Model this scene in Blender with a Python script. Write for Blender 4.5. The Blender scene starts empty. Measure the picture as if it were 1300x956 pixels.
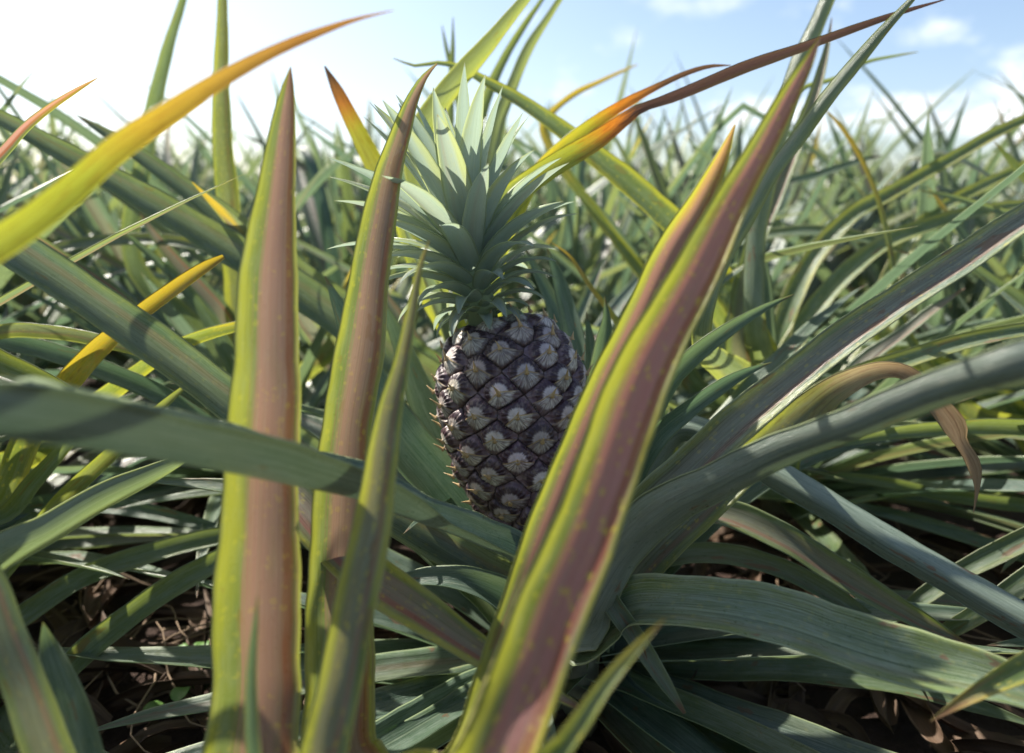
import bpy, math, random
import numpy as np
from mathutils import Vector
random.seed(7); RNG = np.random.RandomState(7)
R = math.radians
scn = bpy.context.scene
COL = scn.collection

# ------------------------------------------------------------------ camera
PITCH = math.atan(168/866.7)
CAM = np.array([0.0, 0.0, 0.5])
FWD = np.array([0, math.cos(PITCH), -math.sin(PITCH)])
UP = np.array([0, math.sin(PITCH), math.cos(PITCH)])
RT = np.array([1.0, 0, 0])
FPX = 866.7
def at(x, y, d):
    return CAM + d*(FWD + RT*(x-650)/FPX - UP*(y-433.5)/FPX)
cd = bpy.data.cameras.new('camera'); cam = bpy.data.objects.new('camera', cd); COL.objects.link(cam)
cam.location = CAM.tolist(); cam.rotation_euler = (math.pi/2-PITCH, 0, 0)
cd.sensor_width = 36; cd.sensor_fit = 'HORIZONTAL'; cd.lens = 24; cd.shift_y = -44.5/1300
cd.clip_start = 0.01; cd.clip_end = 3000
cd.dof.use_dof = True; cd.dof.focus_distance = 0.535; cd.dof.aperture_fstop = 3.4
scn.camera = cam

# ------------------------------------------------------------------ light
SUN_AZ, SUN_EL = R(-54), R(48)      # azimuth measured from +Y (the view direction), negative to the left
sd = Vector((math.sin(SUN_AZ)*math.cos(SUN_EL), math.cos(SUN_AZ)*math.cos(SUN_EL), math.sin(SUN_EL)))
ld = bpy.data.lights.new('sun', 'SUN'); ld.energy = 4.8; ld.angle = R(0.55); ld.color = (1.0, .94, .84)
lo = bpy.data.objects.new('sun', ld); COL.objects.link(lo)
lo.rotation_euler = sd.to_track_quat('Z', 'Y').to_euler(); lo.location = (sd*20)

# ------------------------------------------------------------------ node helper
class NT:
    def __init__(s, tree): s.t = tree; s.t.nodes.clear()
    def n(s, typ, **kw):
        nd = s.t.nodes.new(typ)
        for k, v in kw.items(): setattr(nd, k, v)
        return nd
    def put(s, sock, v):
        if isinstance(v, bpy.types.NodeSocket): s.t.links.new(v, sock)
        elif v is not None:
            if sock.type == 'RGBA' and len(v) == 3: v = (*v, 1)
            sock.default_value = v
    def m(s, op, a, b=None, c=None, clamp=False):
        nd = s.n('ShaderNodeMath', operation=op, use_clamp=clamp)
        for i, v in enumerate((a, b, c)):
            if v is not None: s.put(nd.inputs[i], v)
        return nd.outputs[0]
    def ss(s, x, a, b, lo=0.0, hi=1.0):      # smoothstep
        nd = s.n('ShaderNodeMapRange', interpolation_type='SMOOTHSTEP')
        s.put(nd.inputs[0], x); s.put(nd.inputs[1], a); s.put(nd.inputs[2], b); s.put(nd.inputs[3], lo); s.put(nd.inputs[4], hi)
        return nd.outputs[0]
    def mix(s, f, a, b, mode='MIX'):
        nd = s.n('ShaderNodeMix', data_type='RGBA', blend_type=mode)
        s.put(nd.inputs[0], f); s.put(nd.inputs[6], a); s.put(nd.inputs[7], b)
        return nd.outputs[2]
    def noise(s, vec, scale, detail=2, rough=.5, out=0):
        nd = s.n('ShaderNodeTexNoise'); s.put(nd.inputs['Vector'], vec); s.put(nd.inputs['Scale'], scale)
        nd.inputs['Detail'].default_value = detail; nd.inputs['Roughness'].default_value = rough
        return nd.outputs[out]
    def xyz(s, x, y, z=0.0):
        nd = s.n('ShaderNodeCombineXYZ')
        for i, v in enumerate((x, y, z)): s.put(nd.inputs[i], v)
        return nd.outputs[0]
    def uv(s, name):
        nd = s.n('ShaderNodeUVMap', uv_map=name); sp = s.n('ShaderNodeSeparateXYZ')
        s.t.links.new(nd.outputs[0], sp.inputs[0]); return sp.outputs[0], sp.outputs[1]
    def ramp(s, x, stops):
        nd = s.n('ShaderNodeValToRGB'); s.put(nd.inputs[0], x); e = nd.color_ramp.elements
        while len(e) < len(stops): e.new(0.5)
        for i, (p, c) in enumerate(stops): e[i].position = p; e[i].color = (*c, 1)
        return nd.outputs[0]
def material(name):
    m = bpy.data.materials.new(name); m.use_nodes = True; return m, NT(m.node_tree)

# ------------------------------------------------------------------ world
w = bpy.data.worlds.new('World'); scn.world = w; w.use_nodes = True
t = NT(w.node_tree)
sky = t.n('ShaderNodeTexSky', sky_type='NISHITA', sun_disc=False, sun_elevation=SUN_EL, sun_rotation=SUN_AZ,
          altitude=50, air_density=1.0, dust_density=1.9, ozone_density=1.0)
tc = t.n('ShaderNodeTexCoord'); sp = t.n('ShaderNodeSeparateXYZ'); t.t.links.new(tc.outputs['Generated'], sp.inputs[0])
zc = t.m('MAXIMUM', sp.outputs[2], 0.02)
zz = t.m('ADD', zc, 0.12)
cv = t.xyz(sp.outputs[0], sp.outputs[1], t.m('MULTIPLY', sp.outputs[2], 2.1))
cn = t.m('ADD', t.noise(cv, 4.2, 8, .60), t.m('MULTIPLY', sp.outputs[0], .16))
band = t.m('MULTIPLY', t.ss(sp.outputs[2], -.05, .03), t.ss(sp.outputs[2], .45, .10))
cm = t.m('MULTIPLY', t.ss(cn, .57, .70), band)
bright = t.ss(t.noise(cv, 12.0, 4, .6), .3, .75)
skyc = t.mix(t.m('MULTIPLY', cm, .8), sky.outputs[0], t.mix(bright, (6.4, 6.7, 7.2), (8.2, 8.2, 8.1)))
bg = t.n('ShaderNodeBackground'); t.put(bg.inputs[0], skyc); bg.inputs[1].default_value = 0.095
out = t.n('ShaderNodeOutputWorld'); t.t.links.new(bg.outputs[0], out.inputs[0])
scn.view_settings.view_transform = 'Standard'; scn.view_settings.look = 'None'
scn.view_settings.exposure = 1.15; scn.view_settings.gamma = 1
scn.view_settings.use_curve_mapping = False
scn.cycles.max_bounces = 7; scn.cycles.diffuse_bounces = 4; scn.cycles.glossy_bounces = 3
scn.cycles.transmission_bounces = 4; scn.cycles.use_denoising = True
scn.cycles.sample_clamp_indirect = 6

# ------------------------------------------------------------------ materials
def leaf_material(name, glauc=0.0, crown=False):
    """object colour: R mauve centre, G yellow margins and spots, B length of the yellowed end, alpha warm against blue green"""
    m, t = material(name)
    x, v = t.uv('UVMap'); tt, sk = t.uv('Blade')
    oi = t.n('ShaderNodeObjectInfo'); rgb = t.n('ShaderNodeSeparateColor'); t.t.links.new(oi.outputs['Color'], rgb.inputs[0])
    Rr, Gg, Bb, Aa = rgb.outputs[0], rgb.outputs[1], rgb.outputs[2], oi.outputs['Alpha']
    seed = t.m('ADD', t.m('MULTIPLY', sk, 173.0), t.m('MULTIPLY', oi.outputs['Random'], 37.0))
    c = t.m('ABSOLUTE', t.m('MULTIPLY', t.m('SUBTRACT', v, 0.5), 2.0))
    back = t.n('ShaderNodeNewGeometry').outputs['Backfacing']
    nb = t.noise(t.xyz(t.m('MULTIPLY', x, 9.0), t.m('MULTIPLY', v, 1.6), seed), 1.0, 3, .55)     # slow blotches
    lines = t.noise(t.xyz(t.m('MULTIPLY', x, 6.0), t.m('MULTIPLY', v, 34.0), seed), 1.0, 3, .6)  # veins
    fine = t.noise(t.xyz(t.m('MULTIPLY', x, 40.0), t.m('MULTIPLY', v, 120.0), seed), 1.0, 2, .6)
    mott = t.noise(t.xyz(t.m('MULTIPLY', x, 160.0), t.m('MULTIPLY', v, 8.0), seed), 1.0, 4, .65)
    rnd = t.noise(t.xyz(seed, 3.3, 1.1), 1.7, 0)
    cool = t.mix(nb, (.034, .076, .058), (.100, .155, .128))
    warm = t.mix(nb, (.048, .095, .014), (.135, .200, .035))
    a2 = t.m('ADD', Aa, t.m('MULTIPLY', t.m('SUBTRACT', rnd, .5), .8), clamp=True)
    base = t.mix(a2, cool, warm)
    if crown: base = t.mix(nb, (.310, .410, .360), (.500, .580, .530))
    # mauve band down the centre, off centre by the blade's own amount
    cs = t.m('ABSOLUTE', t.m('MULTIPLY', t.m('SUBTRACT', t.m('SUBTRACT', v, 0.5), sk), 2.0))
    pm = t.m('MULTIPLY', t.ss(t.m('ADD', cs, t.m('MULTIPLY', t.m('SUBTRACT', lines, .5), .9)), .74, .40), Rr)
    pm = t.m('MULTIPLY', pm, t.ss(nb, .22, .5, .55, 1.0))
    pcol = t.mix(lines, (.24, .085, .085), (.52, .235, .215))
    rose = t.ss(Rr, .74, .98)
    pcol = t.mix(rose, t.mix(lines, (.155, .105, .085), (.330, .245, .215)), pcol)
    base = t.mix(pm, base, pcol)
    rs = t.m('MULTIPLY', t.ss(t.m('ABSOLUTE', t.m('SUBTRACT', cs, .40)), .20, .06), t.m('MULTIPLY', Rr, t.ss(v, .5, .6)))
    # yellow: margins, end, flecks
    ym = t.m('MULTIPLY', t.ss(t.m('ADD', c, t.m('MULTIPLY', t.m('SUBTRACT', nb, .5), 1.3)), .42, .92), Gg)
    ycol = t.mix(nb, (.31, .37, .035), (.54, .41, .03))
    base = t.mix(ym, base, ycol)
    base = t.mix(t.m('MULTIPLY', rs, .8), base, (.27, .045, .035))
    tip = t.ss(t.m('ADD', tt, t.m('MULTIPLY', t.m('SUBTRACT', nb, .5), .55)), t.m('SUBTRACT', 1.02, t.m('MULTIPLY', Bb, 1.35)), t.m('SUBTRACT', 1.12, t.m('MULTIPLY', Bb, .85)))
    tip = t.m('MULTIPLY', tip, t.ss(Bb, .02, .15))
    tcol = t.mix(t.ss(t.m('ADD', tt, t.m('MULTIPLY', t.m('SUBTRACT', mott, .5), .9)), .72, .98), t.mix(t.ss(mott, .4, .6), (.36, .36, .03), (.62, .46, .03)), (.58, .25, .03))
    base = t.mix(t.m('MULTIPLY', tip, .9), base, tcol)
    vo = t.n('ShaderNodeTexVoronoi'); t.put(vo.inputs['Vector'], t.xyz(t.m('MULTIPLY', x, 150.0), t.m('MULTIPLY', v, 7.0), seed)); vo.inputs['Scale'].default_value = 1.0
    spots = t.m('MULTIPLY', t.ss(vo.outputs['Distance'], .42, .22), t.m('MULTIPLY', t.ss(mott, .47, .56), t.m('ADD', Gg, t.m('MULTIPLY', tip, .6)), clamp=True))
    base = t.mix(t.m('MULTIPLY', spots, .8), base, (.62, .52, .03))
    # pale silvery bloom, stronger underneath
    under = t.mix(lines, (.120, .160, .125), (.230, .265, .225))
    under = t.mix(t.m('MULTIPLY', Rr, .45), under, (.215, .175, .165))
    under = t.mix(t.m('MULTIPLY', a2, .35), under, (.17, .23, .07))
    bf = .62 if not crown else .35
    base = t.mix(t.m('MULTIPLY', t.m('MULTIPLY', back, bf), t.m('SUBTRACT', 1.0, t.m('MULTIPLY', tip, .7))), base, under)
    bloom = t.m('MULTIPLY', t.m('SUBTRACT', 1.0, t.m('MULTIPLY', pm, .75)), t.ss(t.noise(t.xyz(t.m('MULTIPLY', x, 30.0), t.m('MULTIPLY', v, 4.0), seed), 1.0, 5, .7), .42, .66, 0, .32))
    base = t.mix(bloom, base, (.26, .32, .27))
    base = t.mix(t.ss(fine, .45, .68, .0, .30), base, (.40, .45, .36))
    base = t.mix(t.ss(lines, .47, .34, .0, .45 if not crown else .18), base, (.020, .045, .018))
    mid = t.ss(t.m('ABSOLUTE', t.m('SUBTRACT', v, .5)), .03, .008)
    base = t.mix(t.m('MULTIPLY', mid, .25), base, (.30, .36, .24))
    # brown scars and a dried end
    sc_ = t.m('MULTIPLY', t.ss(t.noise(t.xyz(t.m('MULTIPLY', x, 22.0), t.m('MULTIPLY', v, 2.2), seed), 1.0, 3, .6), .635, .665), .8)
    base = t.mix(t.m('MULTIPLY', sc_, 0.0 if crown else 1.0), base, (.17, .095, .055))
    dry = t.ss(t.m('ADD', tt, t.m('MULTIPLY', mott, .02)), .972, .998)
    base = t.mix(dry, base, (.16, .085, .05))
    edge = t.ss(c, .93, .975)
    ecol = t.mix(Gg, (.27, .34, .19), (.56, .52, .20)) if not crown else (.44, .52, .30)
    base = t.mix(t.m('MULTIPLY', edge, .85), base, ecol)
    val = t.m('ADD', .84, t.m('MULTIPLY', rnd, .32))
    base = t.mix(1.0, base, t.xyz(val, val, val), 'MULTIPLY')
    p = t.n('ShaderNodeBsdfPrincipled'); t.put(p.inputs['Base Color'], base)
    t.put(p.inputs['Roughness'], t.ss(mott, .3, .7, .26, .46)); p.inputs['Specular IOR Level'].default_value = .55
    tr = t.n('ShaderNodeBsdfTranslucent')
    tcl = t.mix(.55, base, t.mix(t.m('ADD', a2, t.m('MULTIPLY', tip, .4), clamp=True), (.12, .24, .095) if not crown else (.36, .49, .36), (.46, .52, .03) if not crown else (.42, .54, .34)))
    tcl = t.mix(ym, tcl, (.60, .62, .05))
    tcl = t.mix(t.m('MULTIPLY', rs, .7), tcl, (.55, .13, .07))
    tcl = t.mix(t.m('MULTIPLY', t.m('SUBTRACT', 1.0, rs), t.m('MULTIPLY', pm, .85)), tcl, t.mix(rose, (.36, .25, .17), (.82, .33, .27)))
    tcl = t.mix(t.m('MULTIPLY', tip, .85), tcl, (.62, .44, .03))
    t.put(tr.inputs[0], tcl)
    bump = t.n('ShaderNodeBump'); bump.inputs['Strength'].default_value = .6; bump.inputs['Distance'].default_value = .0010
    t.put(bump.inputs['Height'], t.m('ADD', lines, t.m('MULTIPLY', fine, .4)))
    t.t.links.new(bump.outputs[0], p.inputs['Normal'])
    ms = t.n('ShaderNodeMixShader'); ms.inputs[0].default_value = .38 if not crown else .45
    t.t.links.new(p.outputs[0], ms.inputs[1]); t.t.links.new(tr.outputs[0], ms.inputs[2])
    o = t.n('ShaderNodeOutputMaterial'); t.t.links.new(ms.outputs[0], o.inputs[0])
    return m
M_LEAF = leaf_material('pineapple_leaf')
M_CROWN = leaf_material('crown_leaf', crown=True)

def ended_material(name, pe, c0, c1, c2, lead=.16):
    """the leaf material whose last stretch, from pe[0] on, has turned from c0 through c1 to c2"""
    m = M_LEAF.copy(); m.name = name; nt = m.node_tree
    pr = [n for n in nt.nodes if n.type == 'BSDF_PRINCIPLED'][0]; trn = [n for n in nt.nodes if n.type == 'BSDF_TRANSLUCENT'][0]
    t = NT.__new__(NT); t.t = nt
    x, v = t.uv('UVMap'); tt, sk = t.uv('Blade')
    nz = t.noise(t.xyz(t.m('MULTIPLY', x, 60.0), t.m('MULTIPLY', v, 7.0), 3.0), 1.0, 4, .6)
    tj = t.m('ADD', tt, t.m('MULTIPLY', t.m('SUBTRACT', nz, .5), .05))
    f = t.ss(t.m('ADD', tt, t.m('MULTIPLY', t.m('SUBTRACT', nz, .5), .25)), pe[0]-lead, pe[0]-.02, 0, .93)
    for node, sock, g in ((pr, 'Base Color', 1), (trn, 'Color', 1.25)):
        src = node.inputs[sock].links[0].from_socket
        q = [tuple(min(1, a*g) for a in c) for c in (c0, c1, c2)]
        rp = t.ramp(tj, [(0, q[0]), (pe[0]-.05, q[0]), (pe[0], q[1]), (pe[1], q[2]), (1, q[2])])
        rp = t.mix(t.ss(nz, .5, .7, 0, .55), rp, t.mix(1.0, rp, (.62, .40, .35), 'MULTIPLY'))
        ln = t.noise(t.xyz(t.m('MULTIPLY', x, 7.0), t.m('MULTIPLY', v, 24.0), 9.0), 1.0, 3, .6)
        rp = t.mix(t.ss(ln, .42, .62, .0, .65), rp, t.mix(1.0, rp, (.50, .45, .42), 'MULTIPLY'))
        t.put(node.inputs[sock], t.mix(f, src, rp))
    return m
M_PURPLE = ended_material('purple_ended_leaf', (.672, .700), (.36, .38, .03), (.62, .20, .02), (.060, .024, .032))
M_PURPLE2 = ended_material('orange_ended_leaf', (.84, .91), (.36, .38, .03), (.58, .20, .02), (.10, .045, .035))
M_AMBER = ended_material('amber_ended_leaf', (.80, .92), (.34, .36, .03), (.50, .34, .03), (.36, .17, .04), lead=.42)
M_TIP = ended_material('orange_tipped_leaf', (.93, .985), (.40, .38, .03), (.60, .22, .03), (.10, .05, .03), lead=.25)
M_TAN = ended_material('brown_ended_leaf', (.71, .78), (.22, .21, .06), (.42, .33, .17), (.34, .23, .13))

M_GLOW = M_LEAF.copy(); M_GLOW.name = 'boosted_backlit_leaf'  # translucency raised so half-shaded blades look lit through by the sun
for n_ in M_GLOW.node_tree.nodes:
    if n_.type == 'MIX_SHADER': n_.inputs[0].default_value = .52
M_THICK_DIM = M_LEAF.copy(); M_THICK_DIM.name = 'thick_unlit_leaf'  # translucency cut so these heavier leaves look dark and unlit
for n_ in M_THICK_DIM.node_tree.nodes:
    if n_.type == 'MIX_SHADER': n_.inputs[0].default_value = .10

def dry_material():
    m, t = material('dead_leaf')
    x, v = t.uv('UVMap'); oi = t.n('ShaderNodeObjectInfo')
    sd_ = t.m('MULTIPLY', oi.outputs['Random'], 50.0)
    l = t.noise(t.xyz(t.m('MULTIPLY', x, 8.0), t.m('MULTIPLY', v, 26.0), sd_), 1.0, 4, .6)
    b = t.noise(t.xyz(t.m('MULTIPLY', x, 14.0), t.m('MULTIPLY', v, 2.0), sd_), 1.0, 3, .6)
    c = t.mix(b, (.045, .025, .015), (.17, .105, .06)); c = t.mix(t.ss(l, .35, .7, .0, .6), c, (.055, .032, .02))
    p = t.n('ShaderNodeBsdfPrincipled'); t.put(p.inputs['Base Color'], c); p.inputs['Roughness'].default_value = .75
    bp = t.n('ShaderNodeBump'); bp.inputs['Strength'].default_value = .8; bp.inputs['Distance'].default_value = .001
    t.put(bp.inputs['Height'], l); t.t.links.new(bp.outputs[0], p.inputs['Normal'])
    o = t.n('ShaderNodeOutputMaterial'); t.t.links.new(p.outputs[0], o.inputs[0]); return m
M_DRY = dry_material()

def soil_material():
    m, t = material('soil')
    g = t.n('ShaderNodeNewGeometry').outputs['Position']
    a = t.noise(g, 6.0, 6, .65); b = t.noise(g, 70.0, 5, .7)
    c = t.mix(a, (.020, .010, .007), (.060, .031, .019)); c = t.mix(t.ss(b, .5, .8, 0, .6), c, (.095, .055, .036))
    p = t.n('ShaderNodeBsdfPrincipled'); t.put(p.inputs['Base Color'], c); p.inputs['Roughness'].default_value = .95
    bp = t.n('ShaderNodeBump'); bp.inputs['Strength'].default_value = 1; bp.inputs['Distance'].default_value = .012
    t.put(bp.inputs['Height'], t.m('ADD', a, b)); t.t.links.new(bp.outputs[0], p.inputs['Normal'])
    o = t.n('ShaderNodeOutputMaterial'); t.t.links.new(p.outputs[0], o.inputs[0]); return m
M_SOIL = soil_material()

def fruit_material():
    m, t = material('pineapple_skin')
    a, b = t.uv('UVMap'); e, rd = t.uv('Eye')          # a, b run -1..1 over one eye, shifted by +2; e distance to the crease; rd per eye
    a = t.m('SUBTRACT', a, 2.0); b = t.m('SUBTRACT', b, 2.0)
    r = t.m('SQRT', t.m('ADD', t.m('MULTIPLY', a, a), t.m('MULTIPLY', b, b)))
    ang = t.m('ARCTAN2', b, a)
    st = t.noise(t.xyz(t.m('MULTIPLY', ang, 9.0), t.m('MULTIPLY', r, 1.6), t.m('MULTIPLY', rd, 90.0)), 1.0, 3, .6)
    st2 = t.noise(t.xyz(t.m('MULTIPLY', a, 3.0), t.m('MULTIPLY', b, 3.0), t.m('MULTIPLY', rd, 60.0)), 1.0, 4, .65)
    rj = t.m('ADD', r, t.m('MULTIPLY', t.m('SUBTRACT', st, .5), .30))
    dome = t.mix(t.ss(rj, .40, .58), (.50, .44, .44), (.036, .014, .024))
    dome = t.mix(t.m('MULTIPLY', t.ss(r, .26, .06), .6), dome, (.36, .26, .14))
    dome = t.mix(t.m('MULTIPLY', t.ss(rj, .80, .95), .60), dome, (.24, .165, .19))
    dome = t.mix(t.ss(st2, .50, .70, 0, .35), dome, (.34, .28, .24))
    lim = t.m('SUBTRACT', .11, t.m('MULTIPLY', t.m('POWER', t.m('ABSOLUTE', a), .9), .40))
    bd = t.m('SUBTRACT', lim, b)                       # >0 inside the bract
    bm = t.ss(bd, -.02, .03)
    brc = t.mix(t.ss(st, .28, .70), (.12, .095, .095), (.58, .54, .50)); brc = t.mix(t.ss(st2, .52, .68, 0, .6), brc, (.22, .14, .15))
    brc = t.mix(t.ss(t.m('ADD', r, t.m('MULTIPLY', st2, .4)), .85, 1.15, 0, .85), brc, (.060, .028, .036))
    c = t.mix(bm, dome, brc)
    rim = t.m('MULTIPLY', t.ss(t.m('ABSOLUTE', t.m('SUBTRACT', bd, .02)), .06, .02), t.ss(r, 1.2, .2, .30, 1))
    c = t.mix(t.m('MULTIPLY', rim, .75), c, (.42, .29, .12))
    c = t.mix(t.ss(e, .13, .02), c, (.026, .012, .014))
    vr = t.m('ADD', .70, t.m('MULTIPLY', rd, .55)); c = t.mix(1.0, c, t.xyz(vr, t.m('MULTIPLY', vr, t.m('ADD', .93, t.m('MULTIPLY', t.m('FRACT', t.m('MULTIPLY', rd, 7.3)), .10))), t.m('MULTIPLY', vr, t.m('ADD', .86, t.m('MULTIPLY', t.m('FRACT', t.m('MULTIPLY', rd, 3.7)), .16)))), 'MULTIPLY')
    pos = t.n('ShaderNodeTexCoord').outputs['Object']
    c = t.mix(t.ss(t.noise(pos, 130.0, 5, .7), .55, .68, 0, .6), c, (.16, .10, .065))
    p = t.n('ShaderNodeBsdfPrincipled'); t.put(p.inputs['Base Color'], c); p.inputs['Roughness'].default_value = .42
    p.inputs['Specular IOR Level'].default_value = .5
    bp = t.n('ShaderNodeBump'); bp.inputs['Strength'].default_value = .6; bp.inputs['Distance'].default_value = .0009
    t.put(bp.inputs['Height'], t.m('ADD', st, t.m('MULTIPLY', st2, .6))); t.t.links.new(bp.outputs[0], p.inputs['Normal'])
    o = t.n('ShaderNodeOutputMaterial'); t.t.links.new(p.outputs[0], o.inputs[0]); return m
M_FRUIT = fruit_material()
def plain(name, c1, c2, rough, scale=60):
    m, t = material(name)
    tcn = t.n('ShaderNodeTexCoord').outputs['Object']
    nz = t.noise(tcn, scale, 4, .6)
    p = t.n('ShaderNodeBsdfPrincipled'); t.put(p.inputs['Base Color'], t.mix(nz, c1, c2)); p.inputs['Roughness'].default_value = rough
    bp = t.n('ShaderNodeBump'); bp.inputs['Strength'].default_value = .5; bp.inputs['Distance'].default_value = .001
    t.put(bp.inputs['Height'], nz); t.t.links.new(bp.outputs[0], p.inputs['Normal'])
    o = t.n('ShaderNodeOutputMaterial'); t.t.links.new(p.outputs[0], o.inputs[0]); return m
M_SPINE = plain('spine', (.30, .17, .07), (.55, .42, .20), .5, 200)
M_STEM = plain('stem', (.12, .13, .07), (.26, .24, .15), .7)
M_TWIG = plain('twig', (.12, .075, .045), (.28, .20, .13), .85, 90)
M_WEED = plain('weed', (.045, .11, .02), (.10, .20, .04), .5, 90)
M_HILL = plain('hill', (.06, .10, .10), (.10, .15, .15), 1.0, .03)  # blue of the distant air put into the hill colour
M_FAR = M_LEAF

# ------------------------------------------------------------------ mesh helpers
def nrm(a): return a/np.maximum(np.linalg.norm(a, axis=-1, keepdims=True), 1e-9)
def catmull(P, n):
    """Centripetal-ish resample of rows of P (any number of columns) at n points evenly by chord."""
    P = np.asarray(P, float); m = len(P)
    d = np.sqrt(np.linalg.norm(np.diff(P[:, :3], axis=0), axis=1)+1e-6)
    kn = np.concatenate([[0], np.cumsum(d)])
    E = np.vstack([2*P[0]-P[1], P, 2*P[-1]-P[-2]]); K = np.concatenate([[-d[0]], kn, [kn[-1]+d[-1]]])
    def ev(x):
        i = min(max(np.searchsorted(kn, x, side='right')-1, 0), m-2)
        t0, t1, t2, t3 = K[i:i+4]; p0, p1, p2, p3 = E[i:i+4]
        A1 = (t1-x)/(t1-t0)*p0+(x-t0)/(t1-t0)*p1; A2 = (t2-x)/(t2-t1)*p1+(x-t1)/(t2-t1)*p2; A3 = (t3-x)/(t3-t2)*p2+(x-t2)/(t3-t2)*p3
        B1 = (t2-x)/(t2-t0)*A1+(x-t0)/(t2-t0)*A2; B2 = (t3-x)/(t3-t1)*A2+(x-t1)/(t3-t1)*A3
        return (t2-x)/(t2-t1)*B1+(x-t1)/(t2-t1)*B2
    dense = np.array([ev(x) for x in np.linspace(0, kn[-1], n*4)])
    L = np.concatenate([[0], np.cumsum(np.linalg.norm(np.diff(dense[:, :3], axis=0), axis=1))])
    u = np.linspace(0, L[-1], n)
    return np.stack([np.interp(u, L, dense[:, j]) for j in range(dense.shape[1])], 1)

class Mesh:
    def __init__(s): s.v = []; s.f = []; s.uv = []; s.uv2 = []; s.mi = []; s.nv = 0
    def add(s, V, F, UV, UV2, mi=0):
        s.v.append(V); s.f += [tuple(i+s.nv for i in f) for f in F]; s.uv.append(UV); s.uv2.append(UV2); s.mi += [mi]*len(F); s.nv += len(V)
    def data(s, name, mats, uv2='Blade', smooth=True):
        V = np.vstack(s.v); me = bpy.data.meshes.new(name)
        me.from_pydata(V.tolist(), [], s.f)
        UV = np.vstack(s.uv); UV2 = np.vstack(s.uv2)
        li = np.empty(len(me.loops), np.int32); me.loops.foreach_get('vertex_index', li)
        a = me.uv_layers.new(name='UVMap'); a.data.foreach_set('uv', UV[li].astype(np.float32).ravel())
        b = me.uv_layers.new(name=uv2); b.data.foreach_set('uv', UV2[li].astype(np.float32).ravel())
        for mt in mats: me.materials.append(mt)
        if len(mats) > 1: me.polygons.foreach_set('material_index', s.mi)
        me.polygons.foreach_set('use_smooth', [smooth]*len(me.polygons)); me.update(); return me

def ribbon(M, P, W, N, k=.22, across=9, skew=0.0, rim=.0009, wob=0.0, fold=0.0, mi=0):
    """A leaf blade: centre line P, width W, upper-side direction N, channel depth k; the margin turns down by rim."""
    P = np.asarray(P); W = np.maximum(np.asarray(W), .0004); n = len(P)
    T = nrm(np.gradient(P, axis=0)); N = np.asarray(N); N = nrm(N-T*np.sum(N*T, 1, keepdims=True)); S = np.cross(T, N)
    L = np.concatenate([[0], np.cumsum(np.linalg.norm(np.diff(P, axis=0), axis=1))])
    s = np.linspace(-1, 1, across)
    if wob:
        ph = RNG.rand(4)*6.3
        wv = wob*(np.sin(L*23+ph[0])*.6+np.sin(L*61+ph[1])*.3)
        P = P+S*wv[:, None]+N*(wob*.8*np.sin(L*17+ph[2]))[:, None]
        W = W*(1+.030*np.sin(L*70+ph[3])+.012*np.sin(L*190+ph[0])+.010*(RNG.rand(n)-.5))
    ss = np.concatenate([[-1], s, [1]]); h = k*(np.abs(s)**1.7)+fold*np.maximum(0, s)*.0; hh = np.concatenate([[h[0]], h, [h[-1]]])
    off = np.zeros(across+2); off[0] = off[-1] = -rim
    xs = np.concatenate([[-1], s, [1]])*(1-.35*k*np.abs(ss)**2)
    V = P[:, None, :]+S[:, None, :]*(W[:, None]/2*xs[None, :])[..., None]+N[:, None, :]*(W[:, None]*hh[None, :]+off[None, :]*np.minimum(1, W[:, None]/.012))[..., None]
    m = across+2; uvv = (ss+1)/2
    UV = np.stack([np.repeat(L, m), np.tile(uvv, n)], 1); UV2 = np.stack([np.repeat(L/L[-1], m), np.full(n*m, skew)], 1)
    F = [(i*m+j, i*m+j+1, (i+1)*m+j+1, (i+1)*m+j) for i in range(n-1) for j in range(m-1)]
    M.add(V.reshape(-1, 3), F, UV, UV2, mi)

def link(name, me, parent=None, color=None, **props):
    o = bpy.data.objects.new(name, me); COL.objects.link(o)
    if parent is not None: o.parent = parent
    if color is not None: o.color = color
    for k_, v_ in props.items(): o[k_] = v_
    return o
def thing(name, loc, label, cat, group=None):
    o = bpy.data.objects.new(name, None); COL.objects.link(o); o.location = loc; o.empty_display_size = .05
    o['label'] = label; o['category'] = cat
    if group: o['group'] = group
    return o

def tube(M, P, rad, sides=8, mi=0, closed_tip=True):
    P = np.asarray(P, float); n = len(P); T = nrm(np.gradient(P, axis=0))
    ref = np.tile(np.array([.31, .22, .92]), (n, 1)); A = nrm(np.cross(T, ref)); B = np.cross(T, A)
    th = np.linspace(0, 2*math.pi, sides, endpoint=False); rad = np.broadcast_to(np.asarray(rad, float), (n,))
    V = P[:, None]+(A[:, None]*np.cos(th)[None, :, None]+B[:, None]*np.sin(th)[None, :, None])*rad[:, None, None]
    F = [(i*sides+j, i*sides+(j+1) % sides, (i+1)*sides+(j+1) % sides, (i+1)*sides+j) for i in range(n-1) for j in range(sides)]
    F.append(tuple(range(sides))[::-1]); F.append(tuple((n-1)*sides+j for j in range(sides)))
    uv = np.zeros((n*sides, 2)); M.add(V.reshape(-1, 3), F, uv, uv.copy(), mi)

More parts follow.
